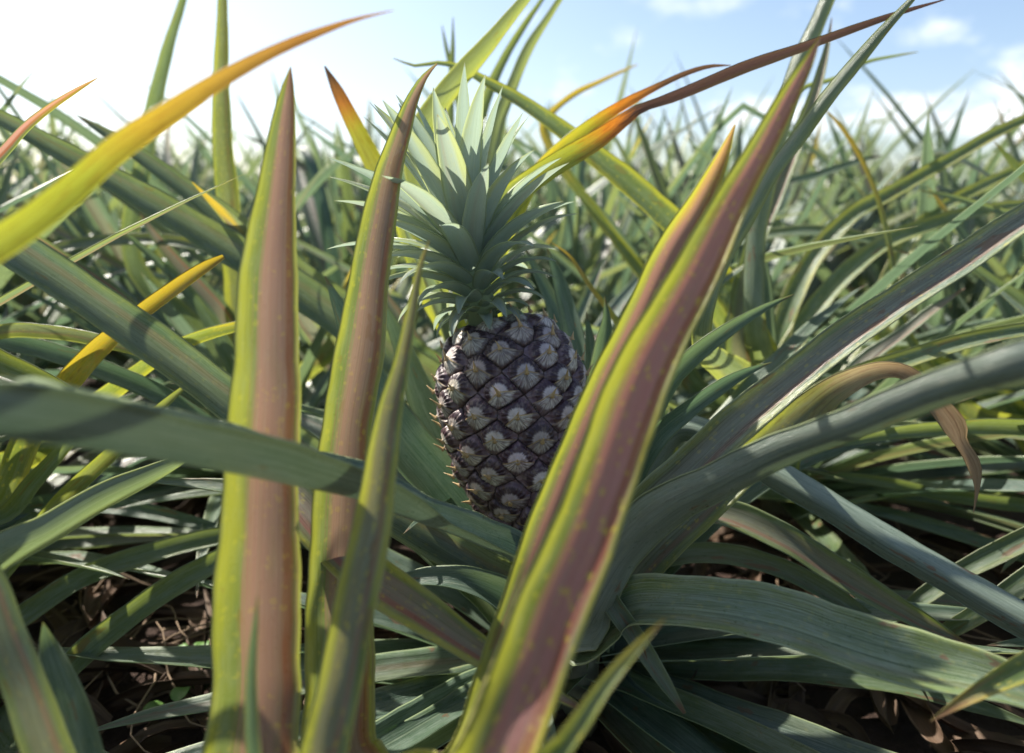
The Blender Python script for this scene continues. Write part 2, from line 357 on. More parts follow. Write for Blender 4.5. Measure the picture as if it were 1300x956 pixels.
# ------------------------------------------------------------------ generated rosette leaves
def auto_leaf(az, e0, bend, length, width, z0=.05, r0=.015, n=18, across=7, twist=0.0, skew=None, rng=None, k=.24, kink=None):
    rng = rng or random
    s = np.linspace(0, 1, n); el = e0-bend*s**1.6
    if kink: el = el-np.where(s > kink[0], kink[1]*np.minimum(1, (s-kink[0])/.06), 0)
    side = (rng.random()-.5)*.5*s**2+(rng.random()-.5)*.1
    az_ = az+side; ds = length/(n-1)
    dx = np.cos(el)*np.cos(az_); dy = np.cos(el)*np.sin(az_); dz = np.sin(el)
    P = np.stack([r0*math.cos(az)+np.cumsum(dx)*ds, r0*math.sin(az)+np.cumsum(dy)*ds, z0+np.cumsum(dz)*ds], 1)
    P[:, 2] = np.maximum(P[:, 2], .012+.004*s)
    # width: clasping base, widest at a quarter, long taper
    W = width*np.interp(s, [0, .08, .3, .6, .85, .97, 1], [1.25, 1.0, 1.0, .82, .42, .10, .01])
    Nn = np.stack([-np.sin(el)*np.cos(az_), -np.sin(el)*np.sin(az_), np.cos(el)], 1)
    Sd = np.stack([-np.sin(az_), np.cos(az_), np.zeros(n)], 1)
    tw = twist*s
    Nn = Nn*np.cos(tw)[:, None]+Sd*np.sin(tw)[:, None]
    M = Mesh(); ribbon(M, P, W, Nn, k=k, across=across, skew=(rng.random()-.5)*.3 if skew is None else skew, wob=.002)
    return M
def leaf_color(rng, warm=.12):
    """mauve, yellow, tip, warmth"""
    return (rng.choice([0, 0, 0, 0, .1, .4]), rng.choice([.0, .0, .05, .1, .3]), rng.choice([0, 0, 0, 0, 0, 0, .08, .16]), max(0, min(1, rng.gauss(warm, .28))))
def rosette(rng, n, size=1.0, across=7, seg=16):
    """list of (Mesh, colour) of one plant around the origin"""
    L = []
    for i in range(n):
        f = i/(n-1)                                        # 0 outer and old, 1 inner and young
        az = i*2.39996+rng.uniform(-.35, .35)
        e0 = R(22+60*f**.8+rng.uniform(-9, 9)); bend = R(rng.uniform(4, 44)*(1-.6*f))
        ln = size*(.50+.34*math.sin(math.pi*min(1, f*1.05+.12)))*rng.uniform(.85, 1.12)
        wd = rng.uniform(.038, .054)*size*(1-.25*f)
        kink = (rng.uniform(.6, .85), rng.uniform(.5, 1.4)) if rng.random() < .06 else None
        L.append((auto_leaf(az, e0, bend, ln, wd, z0=.03+.10*f*size, n=seg, across=across, twist=rng.uniform(-.7, .7), rng=rng, kink=kink), leaf_color(rng)))
    return L
def stem_mesh(h=.16, r=.022):
    M = Mesh(); tube(M, [(0, 0, -.02), (0.002, 0, h*.4), (0, .003, h)], [r*1.1, r, r*.7], 10); return M.data('stem', [M_STEM])
STEM = stem_mesh()

def add_auto(plant, rng, n, az0, az1, e_lo, e_hi, b_lo, b_hi, l_lo, l_hi, w=.042, z0=.06, cols=None, across=9, seg=26, sky_y=165):
    for i in range(n):
        for attempt in range(12):                     # try again when the blade would stand where the photo shows open sky
            az = R(az0+(az1-az0)*(i+.5+rng.uniform(-.4, .4))/n)
            M = auto_leaf(az, R(rng.uniform(e_lo, e_hi)), R(rng.uniform(b_lo, b_hi)), rng.uniform(l_lo, l_hi), w*rng.uniform(.85, 1.1),
                          z0=z0+rng.uniform(-.02, .03), n=seg, across=across, twist=rng.uniform(-.6, .6), rng=rng)
            d = np.vstack(M.v)+np.array(plant.location)-CAM; dz = d@FWD; ok = dz > .02
            px = 650+FPX*(d@RT)[ok]/dz[ok]; py = 433.5-FPX*(d@UP)[ok]/dz[ok]; inn = (px > 0) & (px < 1300) & (py < 956)
            if not (inn & (py < sky_y)).any() and not (inn & (dz[ok] < .30)).any(): break
        else: continue
        link('leaf', M.data('leaf', [M_LEAF]), plant, (cols(rng) if cols else leaf_color(rng)))

# ------------------------------------------------------------------ the plants whose leaves the photo draws one by one
G_NEAR = None
def plant(x, y, label, group=None):
    o = thing('pineapple_plant', (x, y, 0), label, 'pineapple plant', group)
    link('stem', STEM, o)
    return o
PL = {
 'main': plant(.062, .600, 'pineapple plant bearing the silvery purple fruit with a tall grey-green crown in the centre'),
 'front': plant(-.075, .345, 'pineapple plant nearest the camera with upright mauve-striped blades crossing in front of the fruit'),
 'left': plant(-.42, .22, 'pineapple plant at the left edge with the long yellow and orange arching leaf'),
 'back': plant(.00, .98, 'pineapple plant just behind the fruit with yellow leaf that turns into a long purple-brown tip'),
 'backleft': plant(-.42, 1.10, 'pineapple plant behind the tall left blade with one thin upright yellow-green leaf'),
 'midleft': plant(-.72, .80, 'pineapple plant on the left with a bright yellow blunt leaf among dark green ones'),
 'backright': plant(.42, 1.02, 'pineapple plant behind the big right blade with a long spotted leaf arching over the crown'),
 'right': plant(.86, .98, 'pineapple plant at the right edge behind the long green leaf, its leaves leaning right'),
 'lowright': plant(.80, .52, 'pineapple plant at the lower right edge with leaves lying low over brown litter'),
}
def hero(pl, pts, col, roll=0, under=False, k=.22, skew=0.0, base=True, n=80, across=13, label=None, wob=.0010, bz=.09, rolls=None, bw=.05, mat=None):
    """pts: (x px, y px, depth m, width px) from the base end to the tip"""
    o = PL[pl]; b = np.array(o.location)
    rows = []
    for i, (x, y, d, wp) in enumerate(pts):
        rr = R(roll if rolls is None else np.interp(i/(len(pts)-1), np.linspace(0, 1, len(rolls)), rolls))
        rows.append([*at(x, y, d), wp*d/FPX/max(.3, math.cos(rr)), rr])
    if base:
        p1 = np.array(rows[0][:3]); bb = b+np.array([0, 0, bz]); 
        dirn = p1-bb; hz = dirn.copy(); hz[2] = 0
        start = bb+hz/max(np.linalg.norm(hz), 1e-3)*.015
        mid = start*.5+p1*.5+np.array([0, 0, .02])-hz*.12
        rows = [[*start, bw, rows[0][4]], [*mid, max(rows[0][3], bw*.95) if np.linalg.norm(dirn) > .15 else rows[0][3], rows[0][4]]]+rows
    C = catmull(rows, n+(8 if base else 0)); P = C[:, :3]; W = C[:, 3]; rl = C[:, 4]
    if 0: print('FRAC', [round(float(np.argmin(np.linalg.norm(P-np.array(r_[:3]), axis=1)))/len(P), 3) for r_ in rows])
    T = nrm(np.gradient(P, axis=0)); V = nrm(CAM-P); S = nrm(np.cross(T, V)); Nn = nrm(np.cross(S, T))
    sgn = -1 if under else 1
    Nn = (Nn*np.cos(rl)[:, None]+S*np.sin(rl)[:, None])*sgn
    M = Mesh(); ribbon(M, P-b, W*(1+.12*k), Nn, k=k, across=across, skew=skew*sgn, wob=wob)
    return link('leaf', M.data('leaf', [mat or M_LEAF]), o, col, **({'label': label} if label else {}))

# --- front plant
hero('front', [(326, 1000, .375, 118), (328, 867, .38, 112), (328, 700, .385, 103), (331, 600, .39, 94), (336, 500, .392, 87), (339, 400, .396, 78), (346, 300, .40, 62), (356, 200, .405, 40), (366, 115, .41, 17), (369, 84, .412, 1)],
     (.86, .55, .0, .75), k=.20, skew=.14, label='tall upright blade with green left margin and mauve centre')
hero('front', [(432, 960, .43, 100), (432, 867, .44, 92), (432, 720, .45, 80), (437, 573, .46, 68), (455, 445, .465, 63), (473, 329, .47, 50), (492, 228, .48, 38), (509, 173, .485, 27), (526, 121, .49, 15), (540, 95, .49, 8), (554, 80, .485, 2)],
     (.84, .6, .0, .7), k=.22, skew=.12, label='mauve-striped blade behind the tall one')
hero('front', [(405, 1000, .30, 66), (432, 865, .315, 60), (448, 778, .325, 55), (466, 690, .335, 52), (476, 630, .34, 48), (486, 570, .345, 41), (496, 518, .35, 32), (509, 466, .355, 22), (524, 392, .36, 15), (535, 338, .365, 8), (547, 305, .367, 1)],
     (.45, .75, .0, .65), k=.20, label='narrow yellow-edged blade in front')
hero('front', [(600, 1010, .27, 104), (664, 866, .29, 100), (698, 778, .30, 94), (732, 700, .31, 89), (766, 612, .32, 86), (825, 456, .335, 76), (892, 329, .35, 58), (935, 240, .36, 45), (969, 180, .365, 36), (1000, 125, .37, 28), (1028, 76, .375, 15), (1042, 45, .38, 1)],
     (1, 1, .0, 1), k=.16, skew=.12, mat=M_GLOW, label='broad rose-centred blade with yellow margins')
hero('front', [(600, 960, .38, 60), (652, 800, .39, 58), (684, 710, .40, 56), (724, 605, .405, 56), (768, 505, .41, 53), (812, 407, .415, 50), (853, 318, .42, 45), (885, 260, .425, 36), (912, 205, .43, 20), (934, 158, .43, 2)],
     (.9, .7, .10, .75), k=.22, skew=.05, rolls=[-20, -10, 0, 35], mat=M_GLOW, label='blade with an orange curled tip')
hero('front', [(330, 1000, .30, 22), (318, 866, .30, 14), (322, 800, .30, 9), (325, 757, .30, 1)], (0, .3, 0, .3), bw=.01, n=16)
hero('front', [(700, 960, .27, 30), (767, 866, .275, 20), (800, 828, .28, 15), (822, 806, .28, 8), (844, 785, .28, 1)], (0, .8, .08, .9), bw=.02, n=18)
hero('front', [(300, 560, .49, 30), (345, 605, .485, 50), (385, 645, .47, 58), (430, 695, .455, 60), (481, 740, .44, 58), (550, 785, .425, 50), (615, 828, .415, 38), (670, 862, .41, 25), (740, 900, .40, 6)], (.8, .7, .0, .65), base=False, k=.2)
# --- main plant
hero('main', [(705, 772, 0.56, 45), (655, 714, 0.52, 38), (605, 689, 0.48, 32), (552, 668, 0.45, 25), (500, 649, 0.42, 28), (450, 632, 0.39, 31), (346, 612, 0.34, 40), (242, 594, 0.3, 48), (138, 577, 0.275, 52), (0, 559, 0.25, 58), (-110, 533, 0.24, 41), (-220, 504, 0.23, 6)],
     (.0, .06, .0, -.8), mat=M_THICK_DIM, rolls=[45, 50, 58, 66, 74, 80, 83, 84, 84, 84, 84, 84], k=.38, label='blurred leaf arching left across the upright blades')
hero('main', [(640, 742, .58, 50), (560, 695, .57, 52), (470, 640, .56, 53), (380, 577, .54, 53), (289, 512, .52, 53), (160, 415, .49, 52), (15, 318, .46, 50), (-60, 268, .45, 40), (-160, 215, .44, 5)],
     (.15, .2, .0, .08), rolls=[25, 25, 22], k=.22)
hero('main', [(740, 790, .53, 60), (790, 690, .53, 60), (880, 592, .52, 55), (954, 522, .51, 49), (1058, 440, .50, 44), (1150, 377, .49, 41), (1231, 326, .485, 39), (1290, 284, .48, 37), (1350, 245, .475, 30), (1460, 180, .47, 4)],
     (.42, .35, .0, .35), rolls=[-8, -15], k=.20, mat=M_THICK_DIM, label='long straight leaf with mauve centre reaching the right edge')
hero('main', [(740, 790, .50, 66), (790, 705, .485, 64), (850, 647, .46, 58), (902, 619, .44, 52), (989, 577, .41, 46), (1092, 539, .37, 45), (1196, 501, .34, 50), (1300, 471, .31, 62), (1380, 450, .30, 60), (1500, 430, .29, 8)],
     (.1, .15, .0, .30), under=True, rolls=[20, 28, 30], k=.24, mat=M_THICK_DIM, label='dark blurred leaf seen from below reaching the right edge')
hero('main', [(735, 810, .57, 48), (800, 735, .57, 50), (880, 655, .57, 50), (950, 590, .57, 50), (1010, 532, .57, 47), (1060, 492, .565, 36), (1118, 467, .56, 22), (1152, 472, .555, 20), (1178, 505, .55, 26), (1206, 545, .55, 27), (1213, 562, .55, 15), (1232, 592, .55, 16), (1238, 615, .55, 7), (1234, 650, .55, 1)],
     (.35, .6, .0, .6), rolls=[10, 0, 30, -40, -10], k=.2, wob=.003, mat=M_TAN, label='leaf folded over with a torn brown end')
hero('main', [(860, 545, .66, 40), (920, 563, .64, 41), (985, 602, .61, 43), (1075, 655, .58, 44), (1178, 718, .55, 46), (1298, 788, .52, 49), (1390, 842, .50, 40), (1490, 900, .49, 5)],
     (0, .0, .0, .05), under=True, k=.42, mat=M_THICK_DIM, label='pale rounded leaf seen from below')
hero('main', [(745, 815, .53, 60), (800, 775, .51, 62), (850, 772, .49, 64), (920, 778, .475, 68), (990, 793, .465, 72), (1060, 815, .45, 75), (1130, 836, .44, 74), (1200, 852, .43, 68), (1270, 868, .42, 58), (1360, 900, .41, 30), (1420, 920, .41, 4)],
     (.1, .15, .0, .65), rolls=[-35, -30, -25], k=.24, mat=M_THICK_DIM, label='broad green leaf arching low to the right')
hero('main', [(780, 680, .64, 40), (900, 650, .63, 36), (989, 682, .61, 37), (1060, 724, .60, 36), (1130, 767, .59, 30), (1190, 800, .585, 19), (1228, 818, .58, 2)], (.5, .1, 0, .6), rolls=[-25, -15], k=.2)
hero('main', [(800, 720, .66, 26), (905, 704, .65, 26), (980, 718, .64, 26), (1050, 752, .63, 24), (1110, 790, .62, 16), (1150, 815, .62, 2)], (.1, .05, 0, .6), rolls=[-20], k=.2)
hero('main', [(790, 625, .60, 28), (845, 488, .58, 27), (885, 446, .57, 23), (935, 409, .56, 17), (975, 387, .56, 9), (1008, 374, .56, 1)], (0, .05, 0, .1), rolls=[20, 10], k=.2, n=24)
hero('main', [(780, 660, .60, 30), (830, 555, .58, 29), (867, 522, .575, 24), (919, 487, .57, 18), (950, 471, .57, 10), (980, 460, .57, 1)], (0, .05, 0, .1), rolls=[20], k=.2, n=24)
hero('main', [(700, 800, .56, 30), (752, 728, .52, 26), (780, 768, .50, 25), (815, 815, .49, 24), (842, 858, .48, 20), (870, 905, .47, 4)], (.1, .1, 0, .3), rolls=[20], k=.2, n=24)
hero('main', [(690, 800, .63, 72), (620, 690, .62, 72), (553, 608, .62, 68), (505, 548, .62, 58), (465, 470, .63, 40), (430, 390, .64, 18), (412, 350, .645, 1)], (.0, .05, 0, .05), rolls=[10], k=.2)
hero('main', [(690, 800, .66, 62), (640, 700, .67, 58), (585, 600, .68, 52), (540, 520, .69, 40), (505, 430, .70, 22), (485, 380, .70, 1)], (.0, .05, 0, .25), rolls=[15], k=.2)
hero('main', [(690, 760, .66, 50), (715, 620, .68, 44), (735, 500, .70, 34), (728, 420, .71, 28), (712, 360, .72, 18), (694, 312, .72, 1)], (.0, .05, 0, .1), rolls=[-15], k=.2)
hero('main', [(720, 760, .66, 50), (742, 600, .67, 36), (752, 500, .67, 22), (750, 440, .67, 15), (744, 396, .67, 1)], (.0, .05, 0, .2), rolls=[0], k=.2)
hero('main', [(740, 760, .64, 50), (752, 600, .64, 40), (757, 500, .64, 33), (764, 440, .64, 24), (769, 405, .64, 12), (767, 376, .64, 1)], (.0, .1, 0, .1), rolls=[10], k=.25)
hero('main', [(690, 760, .70, 40), (712, 560, .73, 30), (712, 450, .75, 24), (697, 390, .76, 19), (680, 345, .77, 12), (666, 312, .78, 1)], (.0, .1, 0, .1), rolls=[50], k=.25)
hero('main', [(770, 760, .62, 45), (850, 640, .68, 28), (830, 480, .74, 14), (780, 405, .76, 9), (748, 362, .77, 6), (722, 325, .78, 4), (700, 308, .78, 1)], (.0, .8, .2, .8), k=.3, bw=.03)
hero('main', [(660, 800, .60, 48), (600, 745, .58, 46), (552, 705, .57, 40), (500, 665, .57, 32), (460, 640, .57, 25), (420, 620, .57, 12), (390, 612, .57, 1)], (.1, .05, 0, .1), rolls=[30], k=.3)
hero('main', [(700, 830, .55, 50), (640, 770, .54, 44), (590, 745, .53, 34), (545, 738, .53, 24), (500, 742, .53, 12), (470, 750, .53, 1)], (.0, .05, 0, .1), rolls=[40], k=.3)
# --- left plant (mostly outside the frame)
hero('left', [(-250, 480, .26, 55), (-120, 380, .265, 48), (-30, 322, .275, 42), (40, 276, .285, 39), (100, 228, .295, 37), (150, 184, .30, 34), (208, 144, .31, 28), (277, 101, .32, 22), (346, 67, .33, 16), (410, 41, .335, 10), (455, 25, .34, 5), (500, 14, .345, 1)],
     (.0, 1, .0, 1), mat=M_AMBER, rolls=[15, 10], k=.2, label='long yellow leaf with an orange end arching right')
hero('left', [(-200, 760, .40, 50), (-60, 745, .42, 52), (0, 706, .44, 50), (62, 675, .46, 43), (130, 633, .48, 36), (190, 604, .50, 26), (240, 580, .51, 10), (262, 570, .51, 1)], (.0, .15, .0, .35), rolls=[20], under=True, k=.25)
hero('left', [(80, 1010, .33, 54), (32, 880, .33, 50), (2, 805, .335, 43), (-22, 730, .34, 36), (-50, 660, .345, 5)], (.35, .25, 0, .15), rolls=[10], base=False, k=.2)
hero('left', [(110, 980, .36, 46), (90, 900, .37, 42), (70, 850, .375, 34), (58, 815, .38, 18), (52, 790, .38, 1)], (0, .1, 0, .4), base=False, k=.15, n=20)
hero('left', [(-150, 330, .50, 30), (-60, 250, .52, 22), (0, 192, .54, 14), (30, 160, .545, 11), (60, 137, .55, 9), (95, 115, .555, 6), (123, 99, .56, 1)], (.9, .3, .1, .4), rolls=[30], k=.35, bw=.03)
# --- plant behind the fruit
B = 'back'
hero(B, [(590, 520, .86, 52), (480, 442, .82, 50), (400, 386, .80, 48), (300, 324, .78, 45), (200, 262, .76, 38), (100, 205, .74, 29), (0, 152, .72, 20), (-60, 120, .71, 12), (-120, 90, .71, 1)], (.1, .15, 0, .35), rolls=[20], k=.22)
hero(B, [(560, 480, .95, 44), (430, 390, .90, 42), (320, 305, .86, 36), (260, 259, .84, 29), (200, 214, .83, 22), (140, 172, .82, 14), (97, 146, .82, 1)], (.1, .15, 0, .4), rolls=[15], k=.22)
hero(B, [(540, 360, .84, 30), (510, 270, .80, 28), (478, 212, .78, 26), (458, 175, .77, 24), (441, 143, .76, 20), (425, 110, .755, 13), (412, 84, .75, 2)], (.1, .7, .0, .9), mat=M_TIP, k=.2, label='leaf with an orange and black tip')
hero(B, [(560, 380, .86, 30), (540, 260, .82, 34), (530, 186, .80, 34), (560, 131, .79, 31), (592, 90, .785, 27), (627, 48, .78, 21), (662, 4, .775, 14), (700, -45, .77, 6), (720, -75, .77, 1)], (.0, .4, 0, .8), rolls=[15], under=True, k=.2)
hero(B, [(600, 380, 1.0, 24), (602, 240, 1.0, 20), (608, 160, 1.0, 17), (620, 120, 1.0, 14), (643, 68, 1.0, 11), (668, 28, 1.0, 8), (692, -8, 1.0, 5), (710, -40, 1.0, 1)], (.0, .3, 0, .8), k=.2)
hero(B, [(620, 380, .98, 28), (622, 240, .98, 22), (632, 160, .98, 19), (650, 112, .98, 16), (675, 55, .98, 13), (700, 15, .98, 9), (722, -20, .98, 6), (740, -60, .98, 1)], (.0, .3, 0, .8), rolls=[10], under=True, k=.2)
hero(B, [(570, 330, 1.0, 14), (570, 180, 1.0, 11), (573, 90, 1.0, 8), (575, 55, 1.0, 5), (576, 22, 1.0, 1)], (.0, .3, 0, .7), k=.2, bw=.02)
hero(B, [(585, 330, 1.1, 14), (590, 180, 1.1, 11), (575, 95, 1.1, 7), (566, 60, 1.1, 5), (561, 32, 1.1, 1)], (.0, .3, 0, .7), k=.2, bw=.02)
hero(B, [(600, 380, .80, 32), (625, 290, .72, 33), (649, 250, .70, 33), (711, 206, .68, 29), (760, 176, .67, 25), (790, 154, .665, 19), (812, 138, .66, 13), (830, 131, .655, 11), (850, 123, .65, 13), (900, 102, .64, 15), (947, 83, .63, 15), (1023, 57, .62, 12), (1099, 31, .61, 9), (1148, 14, .60, 6), (1203, -2, .60, 1)],
     (.05, .8, .0, .95), rolls=[0, 0, 10, 40, 30, 20], k=.2, n=80, mat=M_PURPLE, label='yellow leaf ending in a long purple-brown strip')
hero(B, [(620, 380, .86, 26), (650, 270, .76, 26), (690, 210, .73, 22), (740, 165, .71, 19), (790, 132, .70, 14), (833, 109, .69, 8), (870, 93, .685, 7), (900, 85, .68, 5), (928, 84, .68, 1)], (.0, .9, .3, 1), rolls=[20], k=.2, mat=M_PURPLE2)
# --- back left
B = 'backleft'
hero(B, [(310, 480, 1.0, 32), (300, 360, .99, 31), (291, 260, .98, 29), (283, 170, .97, 25), (281, 100, .965, 20), (283, 20, .96, 14), (285, -40, .955, 8), (287, -80, .95, 1)], (.15, .6, 0, .9), k=.2, rolls=[-10], label='thin upright yellow-green leaf')
hero(B, [(170, 330, 1.12, 24), (185, 190, 1.12, 21), (198, 126, 1.12, 19), (211, 70, 1.12, 15), (226, 18, 1.12, 11), (240, -30, 1.12, 6), (250, -60, 1.12, 1)], (.0, .2, 0, .45), k=.2)
hero(B, [(420, 420, 1.05, 26), (330, 340, 1.0, 18), (280, 322, .98, 15), (230, 311, .96, 15), (160, 307, .95, 15), (100, 312, .94, 14), (55, 322, .93, 8), (20, 340, .92, 1)], (.1, .4, 0, .7), rolls=[50], k=.2)
hero(B, [(300, 430, 1.0, 26), (283, 398, .98, 24), (250, 360, .97, 22), (215, 322, .96, 18), (190, 290, .95, 10), (178, 270, .95, 1)], (.6, .1, 0, .2), k=.2)
hero(B, [(220, 460, 1.0, 26), (165, 392, .95, 24), (104, 345, .93, 22), (60, 315, .92, 18), (20, 285, .9, 8), (0, 270, .9, 1)], (.6, .2, 0, .3), k=.2)
hero(B, [(300, 470, .92, 26), (250, 385, .90, 16), (205, 335, .89, 12), (170, 305, .885, 7), (150, 290, .88, 1)], (.0, .1, 0, .2), k=.3, bw=.03)
# --- mid left
B = 'midleft'
hero(B, [(0, 640, .64, 36), (40, 550, .63, 34), (75, 500, .62, 32), (120, 448, .61, 27), (173, 400, .60, 21), (220, 367, .595, 19), (262, 339, .59, 15), (284, 326, .59, 6)], (.0, 1, .40, 1), rolls=[-10], k=.2, label='bright yellow blunt leaf')
hero(B, [(60, 560, .72, 30), (140, 495, .70, 24), (200, 450, .69, 18), (250, 425, .68, 16), (300, 411, .675, 13), (345, 404, .67, 2)], (.0, .8, .1, .9), rolls=[40], k=.2)
hero(B, [(-90, 460, .66, 24), (0, 419, .64, 19), (64, 420, .63, 18), (128, 430, .62, 16), (190, 450, .61, 8), (215, 462, .61, 1)], (.2, .4, 0, .5), rolls=[40], k=.2)
hero(B, [(-90, 420, .68, 26), (0, 428, .67, 25), (110, 460, .66, 25), (200, 498, .65, 24), (260, 530, .645, 16), (310, 560, .64, 1)], (.0, .05, 0, .2), rolls=[20], k=.2)
hero(B, [(-60, 430, .60, 36), (0, 460, .59, 32), (60, 487, .585, 26), (120, 520, .58, 14), (150, 545, .58, 1)], (.0, .2, 0, .7), rolls=[10], k=.2)
hero(B, [(-120, 640, .62, 26), (0, 655, .62, 24), (40, 612, .62, 22), (75, 575, .62, 18), (110, 535, .62, 9), (128, 515, .62, 1)], (.0, .1, 0, .55), k=.2)
hero(B, [(-60, 790, .64, 30), (40, 680, .63, 26), (85, 628, .63, 24), (130, 585, .62, 20), (180, 540, .62, 16), (225, 500, .62, 8), (250, 478, .62, 1)], (.1, .2, 0, .8), k=.2)
hero(B, [(-80, 850, .62, 30), (20, 790, .64, 28), (104, 735, .66, 27), (208, 698, .68, 26), (290, 680, .70, 22), (360, 668, .72, 12), (400, 662, .73, 1)], (.0, .1, 0, .65), rolls=[-20], k=.2)
hero(B, [(20, 950, .60, 30), (85, 850, .62, 32), (175, 775, .64, 31), (270, 716, .66, 28), (340, 680, .68, 18), (390, 655, .69, 1)], (.0, .1, 0, .65), rolls=[-10], k=.2)
hero(B, [(-60, 660, .76, 22), (60, 640, .76, 22), (170, 648, .76, 20), (260, 668, .76, 14), (330, 690, .76, 1)], (.0, .0, 0, .4), rolls=[-20], k=.2)
hero('main', [(560, 690, .62, 40), (400, 642, .60, 24), (340, 630, .59, 20), (284, 620, .585, 17), (225, 613, .58, 10), (185, 609, .575, 4), (149, 604, .57, 1)], (.0, .2, 0, .4), rolls=[45], k=.2)
# --- back right
B = 'backright'
hero(B, [(1000, 520, .92, 36), (930, 380, .88, 36), (880, 312, .86, 35), (830, 262, .845, 33), (763, 205, .83, 29), (711, 164, .82, 22), (660, 128, .81, 17), (612, 102, .805, 12), (582, 85, .80, 8), (552, 80, .80, 5), (528, 84, .80, 4), (499, 74, .80, 1)], (.0, .9, .0, .55), rolls=[15, 25], k=.22, n=60, label='spotted leaf arching left over the crown with a dried brown end')
hero(B, [(960, 420, .80, 30), (960, 300, .80, 26), (990, 160, .80, 25), (1012, 90, .80, 24), (1032, 42, .80, 22), (1052, -5, .80, 19), (1075, -50, .80, 14), (1100, -100, .80, 1)], (.0, .3, 0, .6), under=True, k=.2)
hero(B, [(940, 440, .84, 34), (955, 330, .84, 28), (985, 250, .84, 24), (1008, 190, .84, 21), (1024, 150, .84, 18), (1040, 104, .84, 13), (1050, 65, .84, 8), (1056, 22, .84, 1)], (.4, .2, 0, .4), rolls=[-20], k=.25)
hero(B, [(890, 420, .62, 26), (920, 325, .62, 22), (950, 272, .62, 21), (985, 210, .61, 20), (1013, 172, .61, 21), (1044, 131, .60, 21), (1078, 90, .60, 19), (1120, 40, .595, 14), (1158, 0, .59, 8), (1190, -35, .59, 1)], (.05, .4, 0, .55), rolls=[-10], under=True, k=.25, label='silvery straight leaf crossing the tip of the broad blade')
hero(B, [(980, 480, 1.0, 30), (1020, 350, 1.0, 26), (1078, 278, 1.0, 22), (1127, 248, 1.0, 20), (1196, 208, 1.0, 17), (1260, 172, 1.0, 15), (1310, 148, 1.0, 12), (1400, 110, 1.0, 1)], (.0, .6, 0, .85), rolls=[-20], k=.2)
hero(B, [(980, 500, .98, 30), (1040, 390, .98, 26), (1120, 312, .98, 22), (1200, 280, .98, 18), (1280, 262, .98, 12), (1340, 258, .98, 1)], (.0, .4, 0, .7), rolls=[-30], k=.2)
hero(B, [(880, 480, 1.1, 26), (860, 330, 1.1, 20), (900, 316, 1.08, 16), (937, 306, 1.06, 15), (990, 297, 1.04, 14), (1044, 295, 1.02, 14), (1100, 305, 1.0, 12), (1160, 325, .98, 1)], (.0, .2, 0, .6), rolls=[-40], k=.2)
hero(B, [(900, 420, 1.1, 20), (940, 290, 1.1, 13), (985, 240, 1.1, 10), (1040, 222, 1.1, 9), (1104, 202, 1.1, 5), (1120, 198, 1.1, 1)], (.0, .1, 0, .4), rolls=[-40], k=.2, bw=.03)
hero(B, [(860, 400, 1.15, 18), (720, 220, 1.15, 13), (690, 160, 1.15, 11), (705, 138, 1.15, 9), (730, 118, 1.15, 8), (760, 104, 1.15, 6), (790, 90, 1.15, 4), (810, 82, 1.15, 1)], (.0, .8, .35, 1), k=.2, bw=.03)
hero(B, [(900, 360, .9, 18), (960, 220, .9, 9), (1010, 118, .9, 7), (1060, 100, .9, 6), (1100, 78, .9, 5), (1140, 70, .9, 3), (1165, 66, .9, 1)], (.0, .3, 0, .6), k=.2, bw=.03)
hero(B, [(1000, 600, .74, 34), (1020, 520, .72, 31), (1092, 478, .70, 29), (1196, 443, .68, 23), (1300, 420, .66, 19), (1380, 412, .65, 12), (1450, 415, .65, 1)], (.0, .4, 0, .5), rolls=[-20], k=.22)
hero(B, [(1040, 540, .86, 26), (1090, 466, .84, 20), (1144, 426, .83, 15), (1186, 392, .82, 12), (1224, 366, .81, 2)], (.6, .1, 0, .2), rolls=[-30], k=.2)
# --- right
B = 'right'
hero(B, [(1120, 420, 1.1, 24), (1160, 300, 1.1, 19), (1200, 262, 1.1, 17), (1240, 240, 1.1, 15), (1300, 212, 1.1, 12), (1370, 190, 1.1, 1)], (.0, .7, .1, .8), rolls=[-20], k=.2)
hero(B, [(1380, 420, 1.0, 24), (1350, 300, 1.0, 15), (1310, 235, 1.0, 11), (1285, 205, 1.0, 9), (1262, 179, 1.0, 1)], (.0, .3, 0, .6), k=.2, bw=.03)
hero(B, [(1400, 400, .96, 24), (1380, 320, .95, 14), (1330, 285, .94, 11), (1270, 268, .93, 9), (1215, 252, .92, 7), (1165, 241, .92, 1)], (.0, .2, 0, .5), rolls=[30], k=.2, bw=.03)
hero(B, [(1360, 450, .90, 22), (1300, 384, .90, 15), (1265, 360, .90, 13), (1234, 338, .90, 11), (1200, 310, .90, 6), (1185, 298, .90, 1)], (.0, .1, 0, .3), rolls=[20], k=.2)
hero(B, [(1230, 520, .95, 26), (1150, 420, .95, 10), (1128, 300, .95, 7), (1103, 222, .95, 6), (1080, 180, .95, 6), (1060, 152, .95, 4), (1047, 138, .95, 1)], (.1, .6, .2, .7), k=.2, bw=.03)
